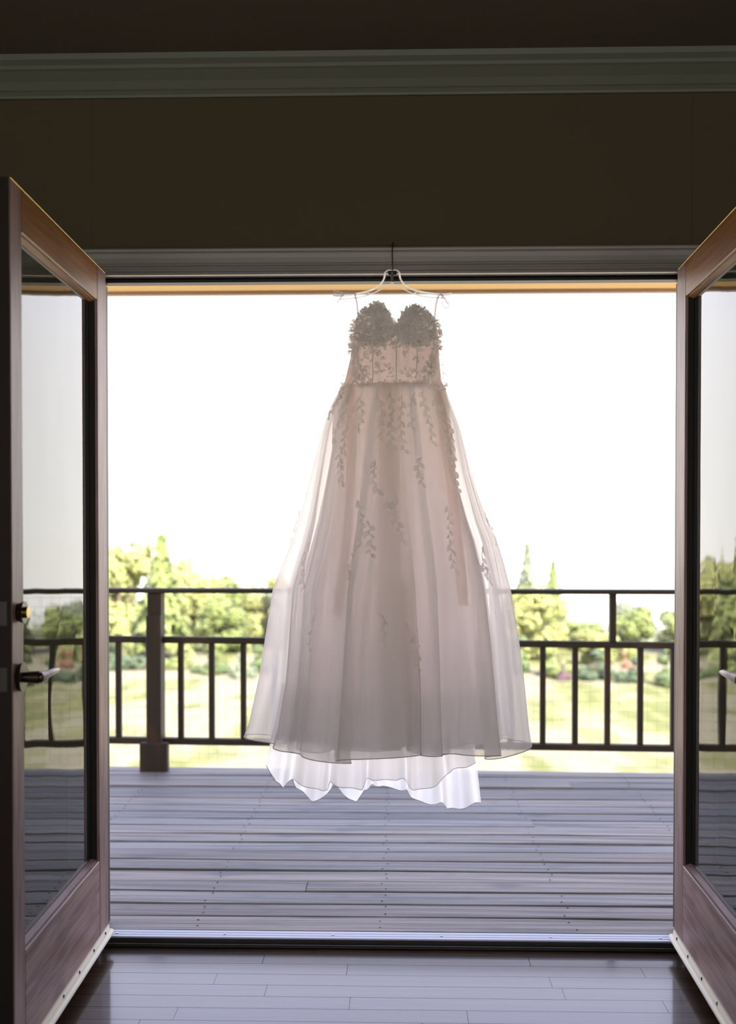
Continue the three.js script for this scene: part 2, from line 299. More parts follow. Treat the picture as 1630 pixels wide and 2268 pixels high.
// ------------------------------------------------------------------ railing
const railing = group('railing', 0, DECK, -2.41, -0.0313);
tag(railing, 'dark brown wooden deck railing with square balusters and wire mesh behind the dress', 'railing');
{
  const y = (h) => h - DECK;
  const bar = (name, x0, y0, x1, y1, h, d, z = 0) => { const L = Math.hypot(x1 - x0, y1 - y0), g = cbox(L, h, d, 0.004, 0, [rr(0, 2), rr(0, 2)]); g.rotateZ(Math.atan2(y1 - y0, x1 - x0)); g.translate((x0 + x1) / 2, (y0 + y1) / 2, z); return mesh(name, g, railMat, railing); };
  bar('top_rail', -3.6, y(0.997), 3.6, y(0.996), 0.024, 0.125, 0.0);
  bar('mid_rail', -3.6, y(0.7445), 3.6, y(0.702), 0.034, 0.05);
  bar('bottom_rail', -3.6, y(0.193), 3.6, y(0.162), 0.034, 0.05);
  const midY = (x) => y(0.7445 + (x + 3.6) / 7.2 * (0.702 - 0.7445)), botY = (x) => y(0.193 + (x + 3.6) / 7.2 * (0.162 - 0.193));
  const px = []; for (let k = -11; k <= 8; k++) px.push(-1.142 + 0.1705 * k); for (let k = 0; k < 14; k++) px.push(0.455 + 0.1705 * k);
  for (const x of px) {
    if (Math.abs(x + 1.277) < 0.06 || Math.abs(x - 2.35) < 0.07) continue;
    const t = midY(x) - 0.016, b = botY(x) + 0.016, g = cbox(0.030, t - b, 0.032, 0.003, 1, [rr(0, 2), rr(0, 2)]); g.translate(x + rr(-0.002, 0.002), (t + b) / 2, rr(-0.002, 0.002)); mesh('baluster', g, railMat, railing);
  }
  for (const x of [-1.277, 2.35]) {
    mesh('post', lim(x - 0.038, x + 0.038, 0, y(0.985), -0.045, 0.045, 0.004, 1, [x, 0]), railMat, railing);
    mesh('post_cleat', lim(x - 0.038, x + 0.041, y(0.17), y(0.865), 0.046, 0.072, 0.004, 1, [x + 1, 0]), railMat, railing);
    mesh('post_base', lim(x - 0.072, x + 0.078, 0, y(0.185), 0.03, 0.085, 0.005, 1, [x + 2, 0]), railMat, railing);
  }
  mesh('short_post', lim(1.143, 1.177, midY(1.16) + 0.015, y(0.985), -0.02, 0.03, 0.003, 1), railMat, railing);
  const w = [];
  for (let i = 0; i <= 18; i++) w.push(lim(-3.5, 3.5, y(0.06 + i * 0.05), y(0.06 + i * 0.05) + 0.0009, -0.0295, -0.0286, 0.0002));
  for (let i = 0; i <= 140; i++) w.push(lim(-3.5 + i * 0.05, -3.5 + i * 0.05 + 0.0009, y(0.06), y(0.97), -0.0282, -0.027, 0.0003));
  const m = mesh('wire_mesh', w, M.wire, railing); m.userData.kind = 'stuff'; m.userData.label = 'thin grey wire mesh behind the balusters';
}

// ------------------------------------------------------------------ two glazed doors swung into the room
function door(name, label, x, z, turn, ext) {   // local x runs from the hinge to the free edge, ext is the sign of z on the outer face
  const d = struct(group(name, x, 0, z, turn)); tag(d, label);
  const W = 0.905, TH = 0.045, B = 0.052, TOP = 2.097, GB = 0.302, GT = 1.994, S1 = 0.108, S2 = 0.822, zc = -ext * TH / 2;
  const part = (n, x0, x1, y0, y1, g, m = M.door) => mesh(n, at(cbox(x1 - x0, y1 - y0, TH, 0.0025, g, [x0 + (ext > 0 ? 3 : 0), y0 * 0.3]), (x0 + x1) / 2, (y0 + y1) / 2, zc), m, d);
  part('hinge_stile', 0, S1, B, TOP, 1); part('lock_stile', S2, W, B, TOP, 1);
  part('top_rail', S1, S2, GT, TOP, 0, M.doorWarm).userData.label = 'orange brown varnished top rail';
  mesh('weather_strip', at(cbox(W - 0.01, 0.002, 0.006, 0.0006), W / 2, TOP + 0.0009, -ext * 0.003), M.brass, d);
  part('bottom_rail', S1, S2, B, GB, 0);
  // sloped glazing bead round the pane, outer face
  mesh('door_edge', at(cbox(0.0016, TOP - B, TH - 0.004, 0.0004), W + 0.0008, (TOP + B) / 2, zc), M.doorDark, d);
  const b = 0.009, zi = -ext * 0.0225, zo = -ext * 0.008, beads = [];
  const strip = (n, ax, a0, a1, fixed, sign, m = M.door) => {
    const g = new THREE.BufferGeometry(), P = [];
    for (const t of [a0, a1]) for (const [q, zz] of [[0, zo], [0.003, zo], [b, zi], [0, zi]]) P.push(ax ? [fixed + sign * q, t, zz] : [t, fixed + sign * q, zz]);
    const idx = []; for (let i = 0; i < 4; i++) { const j = (i + 1) % 4; idx.push(i, j, i + 4, j, j + 4, i + 4); }
    g.setAttribute('position', new THREE.Float32BufferAttribute(P.flat(), 3)); g.setIndex(idx); const h = g.toNonIndexed(); h.computeVertexNormals();
    h.setAttribute('uv', new THREE.Float32BufferAttribute(Array.from({ length: h.attributes.position.count * 2 }, (_, i) => h.attributes.position.array[Math.floor(i / 2) * 3 + (i % 2)]), 2));
    mesh('glazing_bead', h, m, d);
  };
  strip('b', 1, GB, GT, S1, 1, M.doorDark); strip('b', 1, GB, GT, S2, -1, M.doorDark); strip('b', 0, S1, S2, GT, -1, M.doorWarm); strip('b', 0, S1, S2, GB, 1);
  // pane with a metal edge strip
  const gx = (S2 - S1), gy = (GT - GB);
  for (const k of [0.0235]) {
    const g = new THREE.PlaneGeometry(gx, gy, 1, 1); const u = g.attributes.uv; for (let i = 0; i < u.count; i++) u.setXY(i, u.getX(i) * gx + k * 20, u.getY(i) * gy + (ext > 0 ? 0.4 : 0));
    if (ext < 0) g.rotateY(Math.PI); mesh('glass_pane', at(g, (S1 + S2) / 2, (GB + GT) / 2, -ext * k), M.glass, d);
  }
  mesh('spacer', [at(cbox(gx, 0.008, 0.012, 0.001), (S1 + S2) / 2, GT - 0.004, -ext * 0.0295), at(cbox(gx, 0.008, 0.012, 0.001), (S1 + S2) / 2, GB + 0.004, -ext * 0.0295), at(cbox(0.008, gy - 0.016, 0.012, 0.001), S1 + 0.004, (GB + GT) / 2, -ext * 0.0295), at(cbox(0.008, gy - 0.016, 0.012, 0.001), S2 - 0.004, (GB + GT) / 2, -ext * 0.0295)], M.seal, d);
  // rain sweep along the foot
  const sw = new THREE.Shape(); sw.moveTo(0, 0.072); sw.lineTo(0.004, 0.072); sw.lineTo(0.005, 0.058); sw.absarc(0.009, 0.050, 0.0098, 1.9, -1.9, true); sw.lineTo(0, 0.040);
  const sg = new THREE.ExtrudeGeometry(sw, { depth: W - 0.012, bevelEnabled: false, curveSegments: 14 }); sg.rotateY(-Math.PI / 2); sg.translate(W - 0.006, 0, 0); if (ext < 0) { sg.scale(1, 1, -1); flip(sg); }
  const sweep = mesh('door_sweep', sg, M.sweep, d); sweep.userData.label = 'cream weather sweep';
  for (const q of [0.06, 0.2, 0.36, 0.52, 0.7, 0.84]) mesh('screw', at(new THREE.CylinderGeometry(0.0042, 0.0042, 0.003, 10).rotateX(Math.PI / 2), q, 0.0635, ext * 0.0052), M.seal, sweep);
  // lever set and dead bolt near the free edge, on the outer face
  const lx = 0.862, ly = 0.955;
  const rose = mesh('lever_handle', [at(new THREE.CylinderGeometry(0.027, 0.031, 0.012, 32).rotateX(Math.PI / 2).scale(1, 1.15, 1), lx, ly, ext * 0.006), at(new THREE.CylinderGeometry(0.012, 0.015, 0.04, 20).rotateX(Math.PI / 2), lx, ly, ext * 0.03)], M.bronze, d);
  mesh('lever', loft([V(lx + 0.012, ly, ext * 0.052), V(lx - 0.02, ly + 0.001, ext * 0.056), V(lx - 0.06, ly + 0.004, ext * 0.06), V(lx - 0.112, ly + 0.004, ext * 0.06)], (v) => [0.0085 * (1 - 0.25 * v), 0.0125 * (1 - 0.5 * v) * (v > 0.93 ? 0.75 : 1)], 30, 16), M.bronze, rose);
  const bolt = mesh('dead_bolt', [at(new THREE.CylinderGeometry(0.021, 0.026, 0.016, 32).rotateX(Math.PI / 2), lx, 1.106, ext * 0.008)], M.bronze, d);
  mesh('lock_cylinder', at(new THREE.CylinderGeometry(0.013, 0.014, 0.008, 24).rotateX(Math.PI / 2), lx, 1.106, ext * 0.02), M.brass, bolt);
  mesh('face_plate', at(cbox(0.003, 0.057, 0.025, 0.001), W + 0.0018, 1.106, zc), M.sill, d);
  mesh('face_plate', at(cbox(0.003, 0.057, 0.025, 0.001), W + 0.0018, 0.955, zc), M.sill, d);
  for (const hy of [0.25, 1.07, 1.9]) mesh('hinge', [at(new THREE.CylinderGeometry(0.007, 0.007, 0.1, 14), -0.006, hy, -ext * (TH + 0.004)), at(cbox(0.003, 0.1, 0.04, 0.001), -0.0015, hy, -ext * 0.022)], M.bronze, d);
  return d;
}
const AL = 0.0262, AR = 0.0293;
door('door_1', 'glazed brown wooden door standing open on the left with its whole bronze lever in view', -0.879, 0.03, -(Math.PI / 2 - AL), -1);
door('door_2', 'glazed brown wooden door standing open on the right with only its lever tip in view', 0.879, 0.03, -(Math.PI / 2 + AR), 1);

// ------------------------------------------------------------------ garden: lawn, bushes and trees far below the deck
const GROUND = -3.7;
{
  const g = new THREE.PlaneGeometry(240, 90, 120, 60); g.rotateX(-Math.PI / 2); g.translate(0, GROUND, -35);
  const p = g.attributes.position, u = g.attributes.uv;
  for (let i = 0; i < p.count; i++) { const x = p.getX(i), z = p.getZ(i); p.setY(i, GROUND + 0.06 * Math.sin(x * 0.7 + z * 0.3) + 0.05 * Math.sin(z * 0.9 - x * 0.2) - (z < -56 ? 0.02 * (z + 56) ** 2 : 0)); u.setXY(i, x, z * 0.42); }
  g.computeVertexNormals();
  struct(mesh('lawn', g, M.lawn));
}
// sunlit pale gravel below the deck, out of sight, that lights the soffit and the back of the gown
{ const g = new THREE.PlaneGeometry(60, 12, 60, 12).rotateX(-Math.PI / 2).translate(0, GROUND + 0.13, -12.6), p = g.attributes.position, u = g.attributes.uv; for (let i = 0; i < p.count; i++) { p.setY(i, p.getY(i) + rr(-0.02, 0.02)); u.setXY(i, p.getX(i), p.getZ(i)); } g.computeVertexNormals(); struct(mesh('gravel_yard', g, std({ color: C(0.58, 0.52, 0.42), roughness: 1, bumpMap: T.plaster, bumpScale: 0.01 }))); }
const leafMat = (r, g, b) => phy({ color: C(r * 0.72, g * 0.74, b * 0.85), roughness: 0.85, transmission: 0.35, thickness: 0 });
const LEAF = { lime: leafMat(0.26, 0.31, 0.08), gold: leafMat(0.40, 0.41, 0.13), green: leafMat(0.14, 0.2, 0.06), dark: leafMat(0.09, 0.14, 0.065), pale: leafMat(0.27, 0.31, 0.19), red: leafMat(0.5, 0.26, 0.16), plum: leafMat(0.24, 0.14, 0.16) };
const bark = std({ color: C(0.12, 0.09, 0.065), roughness: 0.95 });
function cards(points, size) {   // points: [position, outward]; each becomes a bent leaf spray of two triangles pairs
  const pos = [], nor = [], idx = [];
  const n = V(0, 0, 0), a = V(0, 0, 0), b = V(0, 0, 0);
  for (const [p, o] of points) {
    n.copy(o).add(V(rr(-0.7, 0.7), rr(-0.3, 0.9), rr(-0.7, 0.7))).normalize(); a.set(rr(-1, 1), rr(-1, 1), rr(-1, 1)).cross(n).normalize(); b.crossVectors(n, a);
    const s = size * rr(0.6, 1.3), k = pos.length / 3, m = o.clone().multiplyScalar(0.6).add(n).normalize();
    for (const [i, j, l] of [[0, -1, 0], [0.55, 0, 0.15], [0, 1, 0], [-0.55, 0, 0.15]]) { const q = p.clone().addScaledVector(a, i * s).addScaledVector(b, j * s).addScaledVector(n, l * s); pos.push(q.x, q.y, q.z); nor.push(m.x, m.y, m.z); }
    idx.push(k, k + 1, k + 2, k, k + 2, k + 3);
  }
  const g = new THREE.BufferGeometry(); g.setAttribute('position', new THREE.Float32BufferAttribute(pos, 3)); g.setAttribute('normal', new THREE.Float32BufferAttribute(nor, 3)); g.setIndex(idx); return g;
}
function bushCrown(blobs, count, size) {   // unit crown: height 1, radius about 0.5
  const pts = [], list = [];
  for (let i = 0; i < blobs; i++) { const a = rr(0, 6.283), h = rr(0.06, 0.82), r = 0.34 * Math.sqrt(Math.max(0.05, 1 - ((h - 0.42) / 0.56) ** 2)) * rr(0.5, 1.1); list.push([V(Math.cos(a) * r, h, Math.sin(a) * r), rr(0.13, 0.22)]); }
  for (let i = 0; i < count; i++) { const [c, r] = list[i % blobs], d = V(rr(-1, 1), rr(-1, 1), rr(-1, 1)).normalize(); pts.push([c.clone().addScaledVector(d, r * rr(0.75, 1.05)), d]); }
  return cards(pts.filter(([p]) => p.y > 0.01), size);
}
function coniferCrown(count, size) {
  const pts = [];
  for (let tier = 0; tier < 15; tier++) { const h = 0.12 + 0.86 * (tier / 14), R = 0.5 * (1 - h) ** 1.05 * (tier % 3 ? 1 : 1.3) + 0.012, arms = Math.round(5 + 9 * (1 - h));
    for (let k = 0; k < arms; k++) { const a = (k / arms) * 6.283 + tier * 1.3 + rr(-0.2, 0.2), L = R * rr(0.65, 1.12); for (let i = 0; i < count; i++) { const s = rr(0.15, 1), w = 0.05 * (1 - s * 0.6); pts.push([V(Math.cos(a) * L * s + rr(-w, w), h - 0.07 * s * s + 0.04 * s + rr(-0.02, 0.02), Math.sin(a) * L * s + rr(-w, w)), V(Math.cos(a), 0.5, Math.sin(a))]); } } }
  for (let i = 0; i < 40; i++) pts.push([V(rr(-0.012, 0.012), rr(0.9, 1.02), rr(-0.012, 0.012)), V(0, 1, 0)]);
  return cards(pts, size);
}
const CROWN = { bushA: bushCrown(22, 4200, 0.046), bushB: bushCrown(26, 4400, 0.044), bushC: bushCrown(18, 3800, 0.05), shrub: bushCrown(8, 1500, 0.06), con: coniferCrown(18, 0.046), thin: coniferCrown(10, 0.045) };
const trunkGeo = (() => { const g = [new THREE.CylinderGeometry(0.012, 0.034, 0.62, 9).translate(0, 0.29, 0)]; for (let i = 0; i < 5; i++) { const b = new THREE.CylinderGeometry(0.005, 0.011, 0.3, 6).translate(0, 0.15, 0); b.rotateZ(rr(0.5, 1)); b.rotateY(i * 1.3); b.translate(0, rr(0.25, 0.5), 0); g.push(b); } return join(g); })();
const poleGeo = new THREE.CylinderGeometry(0.004, 0.022, 0.97, 8).translate(0, 0.47, 0);
function tree(kind, mat, x, z, h, r, label, name, category, grp) {
  const t = group(name, x, GROUND - 0.08, z, rr(0, 6.28));
  tag(t, label, category, grp);
  const f = mesh('foliage', CROWN[kind], LEAF[mat], t); f.scale.set(r * 2, h, r * 2); f.userData.kind = 'stuff';
  const k = mesh('trunk', kind === 'con' || kind === 'thin' ? poleGeo : trunkGeo, bark, t); k.scale.set(h, h, h);
  return t;
}
// [crown, colour, x, z, height, radius, label]
for (const [k, c, x, z, h, r, label] of [
  ['bushA', 'gold', -12.2, -44.3, 5.2, 2.0, 'straw yellow tree crowding behind the conifer beside the left door'],
  ['con', 'lime', -9.68, -41.4, 5.1, 1.75, 'bright green pointed conifer rising above the top rail right of the left door'],
  ['bushB', 'gold', -9.3, -46.4, 3.5, 1.5, 'pale yellow tree just right of the bright green conifer'],
  ['bushC', 'lime', -7.7, -48.4, 3.6, 1.3, 'lime tree whose tip touches the top rail midway between conifer and dress'],
  ['bushA', 'gold', -5.9, -46.5, 3.5, 1.4, 'straw coloured tree cut by the left edge of the dress'],
  ['bushC', 'pale', -4.5, -44.5, 3.1, 1.3, 'pale tree behind the left half of the skirt'],
  ['bushA', 'lime', -1.9, -43.6, 2.2, 1.3, 'low lime tree behind the middle of the skirt'],
  ['bushB', 'gold', 0.6, -41.0, 1.7, 1.0, 'low straw coloured tree behind the middle of the skirt'],
  ['con', 'pale', 1.9, -46.6, 4.6, 1.2, 'grey green conifer behind the dress, mirrored in the right door glass'],
  ['bushC', 'lime', 3.1, -42.0, 3.0, 0.9, 'lime tree behind the right half of the skirt'],
  ['thin', 'pale', 7.22, -56.8, 4.7, 1.5, 'tall hazy conifer with thin branches just right of the dress'],
  ['thin', 'lime', 8.2, -53.8, 3.8, 1.2, 'smaller lime conifer beside the tall hazy one'],
  ['bushB', 'gold', 5.75, -42.8, 3.2, 1.6, 'broad straw yellow tree right of the dress below the top rail'],
  ['bushA', 'lime', 8.2, -45.8, 1.5, 1.4, 'low lime tree under the gap of white sky by the short post'],
  ['bushC', 'lime', 9.8, -41.9, 2.5, 1.15, 'round lime tree between the short post and the right door'],
  ['bushB', 'lime', 12.1, -42.9, 2.5, 1.1, 'lime tree cut by the right door stile'],
  ['bushB', 'lime', -7.2, -43.2, 2.6, 1.2, 'full lime tree below the top rail midway between the railing post and the dress'],
  ['bushA', 'gold', -10.9, -50.5, 4.3, 1.7, 'straw yellow tree far behind the bright green conifer'],
  ['bushC', 'gold', 7.9, -39.7, 1.6, 1.0, 'low straw yellow tree left of the short post below the top rail'],
  ['bushB', 'pale', 10.9, -46.6, 2.2, 1.2, 'pale tree filling the gap beside the right door'],
  ['bushA', 'gold', 14.2, -44.5, 2.6, 1.3, 'straw yellow tree beyond the right door'],
]) tree(k, c, x, z, h, r, label, 'tree', 'tree');
for (const [k, c, x, z, h, r, label] of [
  ['shrub', 'dark', -10.3, -37.3, 1.5, 0.95, 'dark green shrub between the left door and the railing post'],
  ['shrub', 'green', -6.74, -36.4, 0.95, 0.75, 'low green shrub at the lawn edge left of the dress'],
  ['shrub', 'pale', -5.45, -35.3, 1.1, 0.5, 'pale shrub at the lawn edge left of the dress'],
  ['shrub', 'green', -4.8, -37.4, 1.15, 0.8, 'green shrub touching the left edge of the dress'],
  ['shrub', 'lime', -8.4, -37.8, 1.1, 0.9, 'lime shrub on the lawn edge just right of the railing post'],
  ['shrub', 'green', 4.3, -37.7, 1.5, 0.8, 'green shrub touching the right edge of the dress'],
  ['shrub', 'lime', 5.9, -36.4, 1.2, 0.8, 'lime shrub on the lawn edge right of the dress'],
  ['shrub', 'dark', 7.0, -35.2, 1.2, 0.72, 'dark green round shrub left of the short post at the lawn edge'],
  ['shrub', 'dark', 8.1, -34.4, 1.1, 0.65, 'dark green shrub right of the short post at the lawn edge'],
  ['shrub', 'green', 9.3, -33.4, 1.25, 0.75, 'green shrub nearest the right door at the lawn edge'],
]) tree(k, c, x, z, h, r, label, 'shrub', 'shrub');
tree('shrub', 'red', 8.72, -37.85, 0.95, 0.27, 'small orange red flowering shrub among green shrubs on the right', 'flowering_shrub', 'shrub');
tree('shrub', 'plum', 5.95, -35.2, 0.72, 0.26, 'small plum purple shrub on the lawn edge right of the dress', 'plum_shrub', 'shrub');

// ------------------------------------------------------------------ hanger, hooked over the head casing
const DX = 0.013, DZ = 0.061;   // the line the gown hangs on
{
  const h = group('clothes_hanger', DX, 2.02, DZ, -0.02);
  tag(h, 'clear plastic clothes hanger with a thin metal hook on the head casing', 'hanger');
  const P = (list) => list.map(([a, b, c = 0]) => V(a, b - 2.02, c));
  mesh('hook', [tube(P([[-0.004, 2.083, 0], [-0.004, 2.11, 0], [-0.005, 2.15, -0.004], [-0.004, 2.176, -0.012], [-0.003, 2.187, -0.025], [-0.003, 2.184, -0.038], [-0.002, 2.177, -0.045]]), 0.0019, 32, 8)], M.steel, h);
  mesh('hook_collar', [at(new THREE.CylinderGeometry(0.0075, 0.0075, 0.006, 16), -0.005, 2.0845 - 2.02, 0), at(new THREE.CylinderGeometry(0.0035, 0.0045, 0.024, 12), -0.005, 2.07 - 2.02, 0)], M.steel, h);
  mesh('size_clip', at(cbox(0.026, 0.012, 0.012, 0.003), -0.004, 2.086 - 2.02, -0.001), M.seal, h);
  for (const s of [-1, 1]) mesh('upper_arm', loft(P([[-0.005, 2.0945, 0], [-0.005 + s * 0.013, 2.0945, 0], [-0.005 + s * 0.021, 2.088, 0], [-0.005 + s * 0.024, 2.072, 0], [-0.005 + s * 0.031, 2.058, 0], [-0.005 + s * 0.046, 2.044, 0], [-0.005 + s * 0.076, 2.031, 0], [-0.005 + s * 0.12, 2.0225, 0], [-0.005 + s * 0.165, 2.019, 0], [-0.005 + s * 0.182, 2.022, 0]]), (v) => [0.003, 0.0022 + 0.0018 * v], 60, 8), M.hanger, h);
  mesh('lower_arm', loft(P([[-0.17, 2.0085, 0], [-0.12, 2.0115, 0], [-0.088, 2.017, 0], [-0.058, 2.0275, 0], [-0.013, 2.051, 0], [-0.005, 2.0525, 0], [0.003, 2.051, 0], [0.048, 2.0275, 0], [0.078, 2.017, 0], [0.11, 2.0115, 0], [0.16, 2.0085, 0]]), () => [0.0025, 0.0019], 80, 8), M.hanger, h);
  for (const s of [-1, 1]) mesh('strap_notch', loft(P([[-0.005 + s * 0.078, 2.0305, 0], [-0.005 + s * 0.07, 2.0255, 0], [-0.005 + s * 0.062, 2.0225, 0]]), () => [0.002, 0.0016], 8, 6), M.hanger, h);
  mesh('tip', loft(P([[-0.186, 2.023, 0], [-0.17, 2.0205, 0], [-0.152, 2.0195, 0]]), () => [0.004, 0.0042], 10, 8), M.hanger, h);
}

// ------------------------------------------------------------------ the wedding dress
const gather = (least, s) => tex(512, 256, (u, v) => { const a = fbm(u, v, 90, 2, s, 3), b = fbm(u, v, 17, 1, s + 10, 3), w = hash(Math.floor(u * 512), Math.floor(v * 256), 5); return Math.min(1, 1 - (1 - least) * sstep(0.4, 0.7, 0.4 * a + 0.6 * b) + 0.04 * (w - 0.5)); }, [1 / 3, 1], false);   // how densely the gathered cloth lies
T.gather = gather(0.6, 131); T.gatherFine = gather(0.62, 171);
const tulle = (o) => phy({ color: C(0.985, 0.965, 0.955), roughness: 0.76, transmission: 0.985, thickness: 0, ior: 1.05, specularIntensity: 0.2, transmissionMap: T.gather, ...o });
const FAB = {
  tulle: tulle({ transmissionMap: T.gatherFine, roughness: 0.8, transmission: 1 }),
  petal: phy({ color: C(0.97, 0.955, 0.945), roughness: 0.95, transmission: 0.66, thickness: 0, ior: 1.1 }),
  inner: tulle({ color: C(0.985, 0.98, 0.985), roughness: 0.85, transmission: 0.97 }),
  lining: tulle({ color: C(0.92, 0.87, 0.85), roughness: 1, transmission: 0.95, transmissionMap: T.gatherFine }),
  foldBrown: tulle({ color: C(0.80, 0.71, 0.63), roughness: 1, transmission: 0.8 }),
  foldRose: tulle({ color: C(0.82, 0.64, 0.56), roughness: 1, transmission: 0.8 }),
  petticoat: tulle({ color: C(0.9, 0.885, 0.88), roughness: 0.95, transmission: 0.86 }),
  organza: tulle({ color: C(0.99, 0.97, 0.945), roughness: 0.92, transmission: 0.92, transmissionMap: null }),
  nude: tulle({ color: C(0.9, 0.80, 0.77), roughness: 0.9, transmission: 0.56 }),
  cup: tulle({ color: C(0.76, 0.73, 0.70), roughness: 1, transmission: 0.2 }),
  lace: phy({ color: C(0.985, 0.975, 0.965), roughness: 0.95, transmission: 0.76, thickness: 0, ior: 1.1 }),
  edge: std({ color: C(0.42, 0.35, 0.32), roughness: 0.9 }),
  ribbon: phy({ color: C(0.72, 0.65, 0.66), roughness: 0.8, transmission: 0.4, thickness: 0 }),
  belt: phy({ color: C(0.7, 0.62, 0.56), roughness: 0.9, transmission: 0.35, thickness: 0 }),
};
const DY = 0.44, dress = group('wedding_dress', DX, DY, DZ);
tag(dress, 'white and blush tulle wedding dress with lace leaves hanging in the open doorway', 'dress');
const onDress = (n, g, m, p = dress) => { (Array.isArray(g) ? (g = join(g)) : g).translate(0, p === dress ? -DY : 0, 0); return mesh(n, g, m, p); };
const SIL = [[1.9511, -0.1189, 0.1244], [1.8958, -0.1258, 0.1356], [1.8336, -0.1313, 0.138], [1.7576, -0.1493, 0.1451], [1.7369, -0.1617, 0.1562], [1.6816, -0.1921, 0.1769], [1.6125, -0.2156, 0.2004], [1.5434, -0.2336, 0.217], [1.4743, -0.2516, 0.2336], [1.4052, -0.2695, 0.2557], [1.3361, -0.2875, 0.2806], [1.2669, -0.311, 0.3124], [1.1978, -0.3386, 0.3331], [1.1287, -0.3677, 0.3511], [0.9905, -0.3898, 0.3746], [0.8523, -0.4119, 0.3925], [0.7141, -0.4423, 0.4064], [0.6588, -0.463, 0.4147], [0.6242, -0.4478, 0.4188]];
const LIN = [[1.7507, -0.1479, 0.1465], [1.6816, -0.1659, 0.1631], [1.5434, -0.1659, 0.188], [1.4052, -0.172, 0.19], [1.1978, -0.192, 0.205], [0.9905, -0.215, 0.222], [0.7763, -0.24, 0.245], [0.6, -0.26, 0.26]];
function widths(tbl, y) { let i = 0; while (i < tbl.length - 2 && y < tbl[i + 1][0]) i++; const a = tbl[i], b = tbl[i + 1], k = Math.min(1, Math.max(0, (a[0] - y) / (a[0] - b[0]))); return [lerp(a[1], b[1], k), lerp(a[2], b[2], k)]; }
// L: tbl, top, hem, wave, depth, amp, folds [[n, phase, weight]], warp
function skirtPoint(L, phi, t, o, raw) {
  const hem = L.hem + L.wave(phi), y = lerp(L.top, hem, t), [wl, wr] = widths(L.tbl, y), g = L.even ? 1 : Math.min(1, t * 1.25) ** 0.9;
  let c = 0, s = 0; for (const [n, ph, w] of L.folds) { c += w * Math.cos(n * phi + ph); s += w * Math.sin(n * phi + ph); }
  const f = phi + L.warp * g * s + 0.02 * Math.sin(t * 3 + phi * 3) * t, m = 1 + L.amp * g * (c - 0.4), w = lerp(-wl, wr, (1 + Math.sin(f)) / 2), b = L.depth(t);
  const x = Math.sin(f) * m;
  if (!raw && !L.reach) { L.reach = []; for (let j = 0; j <= 48; j++) { let lo = 0, hi = 0; for (let i = 0; i < 360; i++) { skirtPoint(L, (i / 180 - 1) * Math.PI, j / 48, o, true); lo = Math.min(lo, o.x); hi = Math.max(hi, o.x); } L.reach.push([-lo, hi]); } return skirtPoint(L, phi, t, o); }
  if (raw) return o.set(x, y, 0);
  const q = Math.min(47.999, Math.max(0, t * 48)), j = Math.floor(q), A = L.reach[j], B = L.reach[j + 1], k = lerp(1 / lerp(A[0], B[0], q - j), 1 / lerp(A[1], B[1], q - j), sstep(-1, 1, x));
  return o.set(w * x * k, y, w * b * Math.cos(f) * m);
}
const OVER = { tbl: SIL, top: 1.739, hem: 0.652, wave: (p) => 0.013 * Math.sin(4 * p + 0.6) + 0.008 * Math.sin(9 * p + 2), depth: (t) => lerp(0.66, 0.64, t), amp: 0.14, warp: 0.2, folds: [[9, 0.4, 0.5], [14, 2.1, 0.36], [5, 0.3, 0.3], [23, 1.0, 0.14]] };
const INNER = { ...OVER, hem: 0.675, tbl: SIL.map(([y, a, b]) => [y, lerp(a * 0.8, a, sstep(1.52, 1.75, y)), lerp(b * 0.8, b, sstep(1.52, 1.75, y))]), wave: (p) => 0.012 * Math.sin(5 * p + 2) + 0.01 * Math.sin(11 * p), amp: 0.09, warp: 0.16, folds: [[11, 1.4, 0.5], [17, 0.1, 0.4], [6, 1.7, 0.4], [26, 2, 0.2]] };
const LINING = { tbl: LIN, top: 1.739, hem: 0.79, wave: (p) => 0.01 * Math.sin(4 * p + 1), depth: (t) => lerp(0.62, 0.5, t), amp: 0.1, warp: 0.19, folds: [[7, 3.0, 0.6], [12, 3.3, 0.4], [4, 2.9, 0.3]] };
const PETTI = { tbl: SIL.map(([y, a, b]) => [y, a * 0.82, b * 0.8]), top: 0.83, hem: 0.668, wave: (p) => 0.01 * Math.sin(6 * p + 1) + 0.006 * Math.sin(13 * p), depth: () => 0.6, amp: 0.1, warp: 0.1, folds: [[10, 2.2, 0.5], [17, 0.5, 0.4], [6, 1.1, 0.4]], even: true };
const around = (L, nu, nv) => surf((u, v, o) => skirtPoint(L, (u * 2 - 1) * Math.PI, v, o), nu, nv);
onDress('overskirt', around(OVER, 420, 70), FAB.tulle);
onDress('tulle_layer', around(INNER, 420, 60), FAB.inner);
onDress('lining', around(LINING, 240, 50), FAB.lining);
onDress('petticoat', around(PETTI, 300, 14), FAB.petticoat);
const loopOf = (L, t = 1, n = 320, a = -Math.PI, b = Math.PI) => Array.from({ length: n + 1 }, (_, i) => skirtPoint(L, lerp(a, b, i / n), t, V(0, 0, 0)));
onDress('hem_edge', tube(loopOf(OVER), 0.0012, 640, 5), FAB.edge).userData.label = 'thin dark stitched hem line';
onDress('hem_edge', tube(loopOf(INNER), 0.0009, 640, 5), FAB.edge);
